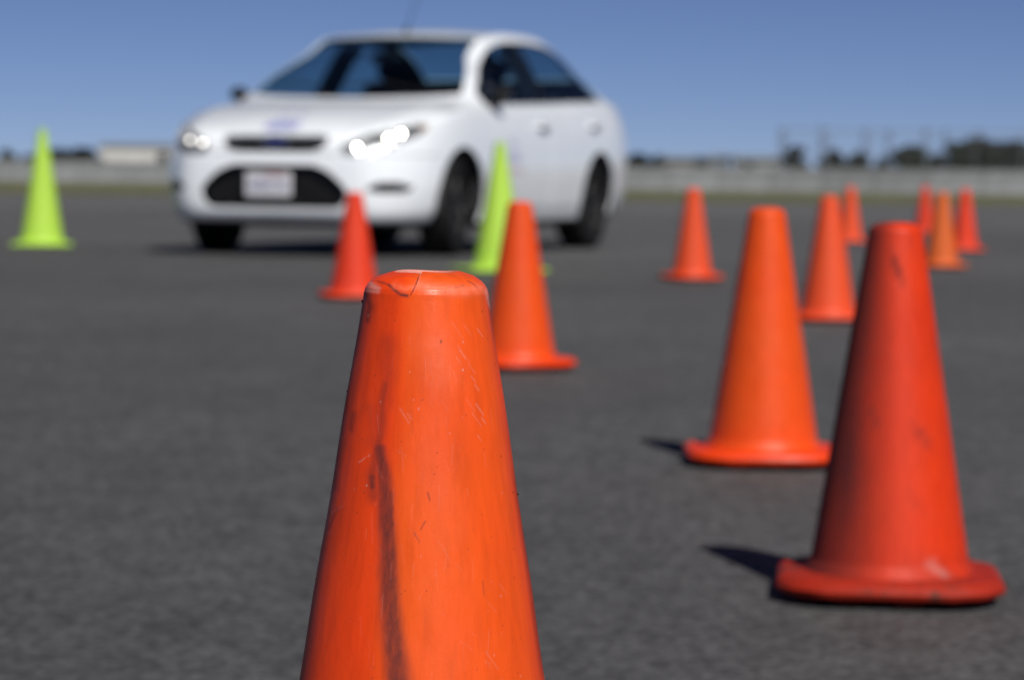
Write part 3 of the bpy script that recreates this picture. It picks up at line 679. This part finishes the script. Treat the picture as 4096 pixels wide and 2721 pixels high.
    gu = c.cut(lambda A: ug(A[:, 1], A[:, 2]), lambda A: A[:, 0] > .45); gl = c.cut(lambda A: lg(A[:, 1], A[:, 2]), lambda A: A[:, 0] > .45)
    rim_u = c.cut(lambda A: ug(A[:, 1], A[:, 2])-.008, lambda A: A[:, 0] > .45)
    up_ = part('upper_grille', gu, M_blk, off=-.05); lw = part('lower_grille', gl, M_blk, off=-.06)
    part('grille_rim', rim_u, M_paint, thick=.03)
    for z in (.660, .690, .718):
        b = MB(); b.tube([(.785-.12*(y/.35)**2, y, z) for y in np.linspace(-.30, .30, 13)], .006, 6); b.build('slat', M_blk, up_)
    for z in (.36, .40, .44, .48, .51):
        hw = .47-.19*max(0, (z-.375)/.14); b = MB(); b.tube([(.805-.20*(y/.6)**2, y, z) for y in np.linspace(-hw, hw, 13)], .006, 6); b.build('slat', M_blk, lw)
    for s in (1, -1):
        hl = poly_sdf([(s*.445, .634), (s*.50, .614), (s*.62, .628), (s*.74, .685), (s*.815, .752), (s*.835, .80), (s*.79, .812), (s*.66, .768), (s*.52, .716), (s*.45, .672)], .006)
        fg = poly_sdf([(s*.60, .415), (s*.67, .450), (s*.76, .452), (s*.815, .425), (s*.79, .404), (s*.68, .398)], .008)
        sm_ = (lambda A: fr(A) & (A[:, 1] > .3)) if s > 0 else (lambda A: fr(A) & (A[:, 1] < -.3))
        h_ = c.cut(lambda A: hl(A[:, 1], A[:, 2]), sm_); f_ = c.cut(lambda A: fg(A[:, 1], A[:, 2]), sm_)
        ho = part('headlight', h_, M_refl, off=-.055)
        part('lens', h_, M_lens, ho, off=-.002)
        hv0 = np.array([c.V[i_] for f__ in h_ for i_ in f__])
        for (y, z, r) in ((.57, .672, .040), (.69, .722, .044), (.77, .775, .018)):
            b = MB(); b.ball((float(hv0[np.argmin((hv0[:, 1]-s*y)**2+(hv0[:, 2]-z)**2), 0])-.05, s*y, z), (.02, r, r), 14, 8); b.build('reflector', M_bowl, ho)
        lampm = M_lamp if s > 0 else M_park
        hv = np.array([c.V[i_] for f__ in h_ for i_ in f__])
        def lens_x(y, z): return float(hv[np.argmin((hv[:, 1]-s*y)**2+(hv[:, 2]-z)**2), 0])
        for (y, z, r, d_) in ((.53, .664, .010, .02), (.690, .722, .011, .02), (.735, .752, .010, .02)) if s > 0 else ((.495, .685, .012, .010), (.605, .700, .012, .010)):
            b = MB(); b.ball((lens_x(y, z)-d_, s*y, z), (.012, r, r), 12, 8); b.build('bulb', lampm, ho)
        b = MB(); b.ball((.40, s*.80, .782), (.05, .03, .016), 10, 6); b.build('indicator', M_orange, ho)
        part('fog_lamp_recess', f_, M_blk, off=-.035)
    # rear lights
    for s in (1, -1):
        rl = poly_sdf([(s*.50, .80), (s*.86, .78), (s*.90, .86), (s*.86, .97), (s*.62, .96)], .01)
        h_ = c.cut(lambda A: rl(A[:, 1], A[:, 2]), (lambda A: (A[:, 0] < -3.40) & (A[:, 1]*s > .3))); part('rear_light', h_, M_red, thick=.01)
    # bonnet, doors, boot lid, bumpers with 5 mm gaps
    gap = []
    def panel(name, fn, mask):
        inn = c.cut(lambda A: fn(A)+.0025, mask); g = c.cut(lambda A: fn(A)-.0025, mask); gap.extend(g)
        return part(name, inn, M_paint, thick=.012, inner=M_in)
    bon = lambda A: np.maximum(np.abs(A[:, 1])-(ye(A)+.02), np.maximum(A[:, 0]-(.78-.42*np.abs(A[:, 1])**2.2*1.2), (-.17-.15*(A[:, 1]/.7)**2)-A[:, 0]))
    bonnet = panel('bonnet', bon, lambda A: (A[:, 2] > .70) & (A[:, 0] > -.65))
    fd = poly_sdf([(-.50, .30), (-.50, .60), (-.60, .90), (-.66, 1.0), (-1.63, 1.02), (-1.63, .30)])
    rd = poly_sdf([(-1.64, .30), (-1.64, 1.02), (-2.86, 1.07), (-2.86, .85), (-2.64, .74), (-2.35, .62), (-2.22, .45), (-2.18, .30)])
    for s_, s in ((L_, 1), (R_, -1)):
        belt = lambda A: A[:, 2]-(zb_(A)+.012)
        for fn, hx in ((fd, -1.46), (rd, -2.52)):
            d = panel('door', lambda A, fn=fn: np.maximum(fn(A[:, 0], A[:, 2]), belt(A)), lambda A, s_=s_: s_(A) & (np.abs(A[:, 1]) > .6))
            zh = .84 if hx > -2 else .865; yy = .915
            b = MB(); b.tube([(hx+.10, s*(yy-.02), zh), (hx+.085, s*(yy+.015), zh), (hx, s*(yy+.022), zh+.004), (hx-.085, s*(yy+.012), zh), (hx-.10, s*(yy-.02), zh)], [.010, .012, .013, .012, .010], 8); b.build('door_handle', M_paint, d)
            b = MB(); b.ball((hx, s*(yy-.012), zh-.004), (.08, .012, .030), 14, 8); b.build('handle_recess', M_in, d)
    bump_f = panel('front_bumper', lambda A: np.maximum(A[:, 2]-.625, .36-A[:, 0]), lambda A: A[:, 0] > .2)
    panel('rear_bumper', lambda A: np.maximum(A[:, 2]-.66, A[:, 0]+3.10), lambda A: A[:, 0] < -2.95)
    panel('boot_lid', lambda A: np.maximum(np.abs(A[:, 1])-.60, A[:, 0]+3.17), lambda A: (A[:, 0] < -3.0) & (A[:, 2] > .70))
    part('panel_seal', gap, M_blk, off=-.006)
    body = part('body', c.F, M_paint, thick=.014, inner=M_in)
    # wheel arch liners
    for xa in (0, -2.64):
        for s in (1, -1):
            V_, F_ = [], []; n = 24
            for k in range(n+1):
                a = -.12+(PI+.24)*k/n
                for y in (.905, .56): V_.append((xa+.373*math.cos(a), s*y, .316+.373*math.sin(a)))
                V_.append((xa, s*.56, .316))
            for k in range(n):
                i = 3*k; F_ += [(i, i+1, i+4, i+3), (i+1, i+2, i+4)]
            o = mesh('arch_liner', V_, F_, M_in, root, False)
    # sills and a lip under the bumper
    b = MB(); b.tube([(.80-.33*(y/.72)**2*1.15, y, .200) for y in np.linspace(-.70, .70, 21)], .016, 8); b.build('bumper_lip', M_blk, root)
    # wheels
    def wheel(x, s, steer):
        w = empty('wheel', (x, s*.775, .316), steer); w.parent = root
        b = MB(); b.lathe([(.205, -.098), (.25, -.104), (.295, -.101), (.310, -.088), (.3165, -.06), (.3165, .06), (.310, .088), (.295, .101), (.25, .104), (.205, .098)], 48, 'y'); b.build('tyre', M_rub, w)
        b = MB()
        for k in range(5):
            y = -.06+.03*k; b.lathe([(.3172, y-.0028), (.3178, y), (.3172, y+.0028)], 48, 'y')
        o = b.build('tread_groove', M_blk, w, False); o['kind'] = 'stuff'
        f = s
        b = MB(); b.lathe([(.206, -.09), (.200, -.08), (.190, -.03), (.188, .03), (.200, .08), (.206, .09), (.198, .078)], 48, 'y'); b.build('rim', M_rim, w)
        for k in range(7):
            a = 2*PI*k/7; b = MB(); b.tube([(.05*math.cos(a), f*.060, .05*math.sin(a)), (.12*math.cos(a), f*.068, .12*math.sin(a)), (.195*math.cos(a+.05), f*.072, .195*math.sin(a+.05))], [.026, .018, .016], 6); b.build('spoke', M_rim, w)
        b = MB(); b.lathe([(.0, f*.078), (.035, f*.076), (.06, f*.066), (.062, f*.03)], 20, 'y'); b.build('hub_cap', M_rim, w)
        b = MB(); b.lathe([(.0, f*.01), (.14, f*.012), (.142, -f*.01), (.0, -f*.012)], 32, 'y'); b.build('brake_disc', M_steel, w)
    for x in (0, -2.64):
        for s in (1, -1): wheel(x, s, R(9) if x == 0 else 0)
    # mirrors
    for s in (1, -1):
        V_ = MB(); V_.ball((-.60, s*.925, 1.025), (.05, .064, .046), 16, 10); V_.tube([(-.60, s*.84, .945), (-.58, s*.89, .96), (-.60, s*.92, 1.0)], [.035, .028, .03], 10)
        mo = V_.build('wing_mirror', M_blk, root)
        b = MB(); b.ball((-.644, s*.925, 1.025), (.010, .055, .037), 14, 8); b.build('mirror_glass', M_chrome, mo)
        b = MB(); b.box((-.62, s*.83, .985), (.20, .02, .09), s*.12, .008); b.build('mirror_base', M_blk, mo)
    # number plate with its characters
    p = MB(); p.box((.876, -.022, .437), (.012, .305, .152), 0, .005); pl = p.build('number_plate', mat('plate white', (.62, .62, .66), .4), root)
    fc = bpy.data.curves.new('plate_text', 'FONT'); fc.body = 'AHNX 741'; fc.size = .088; fc.extrude = .0015; fc.align_x = 'CENTER'; fc.align_y = 'CENTER'
    fo = bpy.data.objects.new('plate_text', fc); COL.objects.link(fo); bpy.context.view_layer.update()
    me = bpy.data.meshes.new_from_object(fo.evaluated_get(bpy.context.evaluated_depsgraph_get())); bpy.data.objects.remove(fo)
    to = bpy.data.objects.new('plate_characters', me); me.materials.clear(); me.materials.append(mat('plate blue', (.10, .12, .28), .5)); link(to, pl)
    to.matrix_local = Matrix(((0, 0, 1, .884), (.62, 0, 0, -.022), (0, .95, 0, .430), (0, 0, 0, 1)))
    b = MB(); b.box((.8835, .02, .498), (.002, .13, .010)); b.build('plate_band', mat('plate red', (.45, .12, .12), .5), pl, False)
    # blue oval badge with bright rim
    M_blue = mat('blue enamel', (.012, .022, .16), .2, coat=.5)
    b = MB(); b.ball((.832, 0, .697), (.014, .082, .036), 28, 8); bd = b.build('badge', M_blue, root)
    b = MB(); b.tube([(.840, .083*math.cos(a), .697+.037*math.sin(a)) for a in np.linspace(0, 2*PI, 33)], .0035, 6); b.build('badge_rim', M_chrome, bd)
    b = MB(); b.tube([(.848, .055-.11*t, .697+.012*math.sin(t*15)) for t in np.linspace(0, 1, 40)], .0022, 5); b.build('badge_script', M_chrome, bd)
    # blue printed emblem and strokes on the bonnet nose: thin film following the surface
    M_dec = mat('blue violet print', (.34, .36, .60), .4)
    src = bonnet.data
    def decal(fn, name, m, o_src, lift=.0035):
        cc = Cutter([list(v.co) for v in o_src.data.vertices], [tuple(p.vertices) for p in o_src.data.polygons]); fs = cc.cut(fn)
        if not fs: return
        ids = sorted({i for f in fs for i in f}); mp = {v: k for k, v in enumerate(ids)}
        o = mesh(name, [cc.V[i] for i in ids], [tuple(mp[i] for i in f) for f in fs], m, o_src); nn = [v.normal.copy() for v in o.data.vertices]
        for v, q in zip(o.data.vertices, nn): v.co += q*lift
    e1 = poly_sdf([(.79, -.085), (.79, .085), (.70, .11), (.66, .08), (.66, -.08), (.70, -.11)], .01)
    decal(lambda A: e1(A[:, 0], A[:, 1]), 'bonnet_emblem', M_dec, bonnet)
    for y0, y1, x0, x1 in ((-.10, -.015, .55, .575), (-.10, -.07, .48, .55), (-.10, -.03, .505, .522), (.015, .10, .55, .575), (.015, .045, .48, .55), (.015, .09, .505, .522), (-.12, .12, .435, .45)):
        q_ = poly_sdf([(x0, y0), (x0, y1), (x1, y1), (x1, y0)], .002); decal(lambda A: q_(A[:, 0], A[:, 1]), 'bonnet_lettering', M_dec, bonnet)
    fdoor = [o for o in root.children if o.name.startswith('door')][0]
    M_pr = mat('faded red print', (.66, .55, .60), .4); M_pb = mat('faded blue print', (.55, .57, .72), .4)
    for pts, mm in (([(-.72, .60), (-1.0, .60), (-1.0, .66), (-.72, .66)], M_pb), ([(-.72, .53), (-1.05, .53), (-1.05, .56), (-.72, .56)], M_pr), ([(-.80, .70), (-.92, .70), (-.92, .74), (-.80, .74)], M_pb)):
        q_ = poly_sdf(pts, .004); decal(lambda A: q_(A[:, 0], A[:, 2]), 'door_lettering', mm, fdoor, .002)
    # aerial, wipers
    b = MB(); b.tube([(-1.22, 0, 1.44), (-1.25, 0, 1.475), (-1.27, 0, 1.49)], [.022, .016, .010], 8); ab = b.build('aerial', M_blk, root)
    b = MB(); b.tube([(-1.27, 0, 1.49), (-1.65, 0, 1.98)], [.004, .0028], 6); b.build('aerial_rod', M_blk, ab)
    for y0 in (.50, -.12):
        b = MB(); b.tube([(-.20-.3*(y0/.7)**2, y0, 1.035), (-.30-.3*((y0-.3)/.7)**2*.8, y0-.28, 1.095), (-.26-.3*((y0-.5)/.7)**2*.8, y0-.52, 1.065)], .007, 5); b.build('wiper', M_blk, root)
    # interior
    b = MB(); b.box((-.62, 0, .84), (.50, 1.46, .22), 0, .06); b.tube([(-.62, .18, .955), (-.62, .56, .955)], [.07, .07], 10); b.build('dashboard', M_in, root)
    b = MB(); b.box((-1.6, 0, .30), (3.0, 1.5, .04)); b.box((-.8, 0, .45), (1.2, .2, .3), 0, .04); b.build('cabin_floor', M_in, root, False)
    sw = MB(); cx, cz = -.98, .93
    sw.tube([(cx-.05*math.sin(a)*1.0+.0, .37+.185*math.cos(a), cz+.165*math.sin(a)) for a in np.linspace(0, 2*PI, 33)], .015, 8, False); sw.ball((cx+.02, .37, cz), (.03, .06, .06), 12, 8)
    for a in (0, PI, -PI/2): sw.tube([(cx+.02, .37, cz), (cx-.05*math.sin(a), .37+.18*math.cos(a), cz+.16*math.sin(a))], .014, 6)
    sw.tube([(cx+.02, .37, cz), (-.72, .37, .84)], .03, 8); sw.build('steering_wheel', M_blk, root)
    for y in (.37, -.37):
        s_ = MB(); s_.box((-1.50, y, .52), (.52, .50, .15), 0, .05)
        n = len(s_.v); s_.box((0, 0, .30), (.13, .48, .60), 0, .05); ca, sa = math.cos(.30), math.sin(.30)
        s_.v[n:] = [(-1.70+q[0]*ca-q[2]*sa*1.0, y+q[1]*(1-.22*max(0, q[2]-.35)/.25), .56+q[0]*sa+q[2]*ca) for q in s_.v[n:]]
        st = s_.build('seat', M_seat, root)
        h_ = MB(); h_.ball((-1.915, y, 1.225), (.055, .125, .085), 14, 8); h_.tube([(-1.90, y-.05, 1.10), (-1.91, y-.05, 1.2)], .008, 5); h_.tube([(-1.90, y+.05, 1.10), (-1.91, y+.05, 1.2)], .008, 5); h_.build('headrest', M_seat, st)
    s_ = MB(); s_.box((-2.45, 0, .50), (.5, 1.3, .18), 0, .05); n = len(s_.v); s_.box((0, 0, .30), (.14, 1.3, .56), 0, .05); s_.v[n:] = [(-2.62+q[0]*ca-q[2]*sa, q[1], .52+q[0]*sa+q[2]*ca) for q in s_.v[n:]]
    rs = s_.build('rear_bench', M_seat, root)
    for y in (.36, -.36): h_ = MB(); h_.ball((-2.80, y, 1.12), (.05, .12, .06), 12, 8); h_.build('headrest', M_seat, rs)
    b = MB(); b.box((-3.0, 0, 1.06), (.45, 1.25, .02)); b.build('parcel_shelf', M_in, root, False)
    b = MB(); b.ball((-.90, 0, 1.27), (.03, .125, .042), 16, 8); b.tube([(-.90, 0, 1.30), (-.92, 0, 1.345)], .012, 6); b.build('rear_view_mirror', M_blk, root)
    return root
car = make_car()
CAR_LOC = Vector((-1.162, 18.52, 0)); CAR_YAW = math.atan2(-.93873, -.34464)
car.location = CAR_LOC; car.rotation_euler = (0, 0, CAR_YAW)

# ------------------------------------------------------------------ the driver: one skinned figure, seated, hands on the wheel
def make_driver():
    Vt, Ed, Ra = [], [], []
    def chain(pts, start=None):
        last = start
        for p in pts:
            Vt.append(p[:3]); Ra.append(p[3]); k = len(Vt)-1
            if last is not None: Ed.append((last, k))
            last = k
        return last
    pel = chain([(-1.62, .37, .66, .145)]); ch = chain([(-1.67, .37, .82, .135), (-1.71, .37, .98, .155)], pel); nk = chain([(-1.70, .37, 1.09, .075), (-1.675, .37, 1.155, .056)], ch)
    chain([(-1.66, .37, 1.215, .080), (-1.655, .37, 1.275, .092), (-1.66, .37, 1.325, .072)], nk)
    for s in (1, -1):
        y = .37
        k = chain([(-1.63, y+s*.10, .64, .095), (-1.38, y+s*.13, .70, .085), (-1.18, y+s*.14, .68, .062), (-1.0, y+s*.13, .50, .052), (-.85, y+s*.12, .38, .04), (-.76, y+s*.12, .40, .035)], pel)
        k = chain([(-1.70, y+s*.19, 1.03, .062), (-1.60, y+s*.23, .88, .050), (-1.44, y+s*.22, .82, .042), (-1.22, y+s*.19, .89, .034), (-1.08, y+s*.175, .945, .027), (-1.03, y+s*.175, .955, .030)], ch)
        for f in range(4):
            dz = .024-.016*f; chain([(-1.005, y+s*.172, .955+dz, .011), (-.972, y+s*.172, .955+dz, .009), (-.958, y+s*.19, .955+dz, .008), (-.966, y+s*.205, .955+dz, .007)], k)
        chain([(-1.03, y+s*.155, .985, .011), (-1.0, y+s*.152, .99, .009)], k)
    me = bpy.data.meshes.new('person'); me.from_pydata(Vt, Ed, []); me.update()
    o = bpy.data.objects.new('person_skin', me); COL.objects.link(o); o.modifiers.new('skin', 'SKIN'); sv = me.skin_vertices[0].data
    for i, r in enumerate(Ra): sv[i].radius = (r, r)
    sv[0].use_root = True; ss = o.modifiers.new('sub', 'SUBSURF'); ss.levels = ss.render_levels = 2
    bpy.context.view_layer.update(); ev = bpy.data.meshes.new_from_object(o.evaluated_get(bpy.context.evaluated_depsgraph_get())); bpy.data.objects.remove(o)
    ev.materials.clear()
    for m in (mat('skin', (.48, .28, .20), .55), mat('dark shirt', (.03, .032, .045), .85, noise=(30, .2)), mat('dark trousers', (.02, .022, .03), .85)): ev.materials.append(m)
    for p in ev.polygons:
        x, y, z = p.center; p.use_smooth = True
        p.material_index = 0 if (z > 1.10 and abs(y-.37) < .12) or (x > -1.14 and z > .86) else (1 if (z > .78 or (z > .74 and x < -1.5)) and not (x > -1.5 and z < .80) else 2)
    r = empty('person', (0, 0, 0), 0, 'driver in a dark shirt, hands on the steering wheel of the white car', 'person')
    b_ = bpy.data.objects.new('body', ev); link(b_, r)
    b = MB(); b.ball((-1.675, .37, 1.30), (.108, .094, .085), 20, 12); hair = b.build('hair', mat('dark hair', (.02, .014, .01), .8, noise=(60, .3)), r)
    for v in hair.data.vertices:
        if v.co.x > -1.60 and v.co.z < 1.335: v.co.x = -1.60
        v.co.z = max(v.co.z, 1.255)
    b = MB(); b.tube([(-1.572, .37, 1.285), (-1.548, .37, 1.252), (-1.57, .37, 1.243)], [.009, .015, .012], 8); b.build('nose', ev.materials[0], r)
    b = MB(); b.tube([(-1.572, .345, 1.215), (-1.565, .37, 1.212), (-1.572, .395, 1.215)], .005, 6); b.build('mouth', mat('lips', (.35, .12, .10), .5), r)
    for s in (1, -1):
        b = MB(); b.ball((-1.575, .37+s*.033, 1.283), (.009, .014, .010), 10, 6); b.build('eye', M_blk, r)
        b = MB(); b.ball((-1.66, .37+s*.093, 1.262), (.022, .010, .032), 10, 6); b.build('ear', ev.materials[0], r)
    return r
drv = make_driver(); drv.location = CAR_LOC; drv.rotation_euler = (0, 0, CAR_YAW)
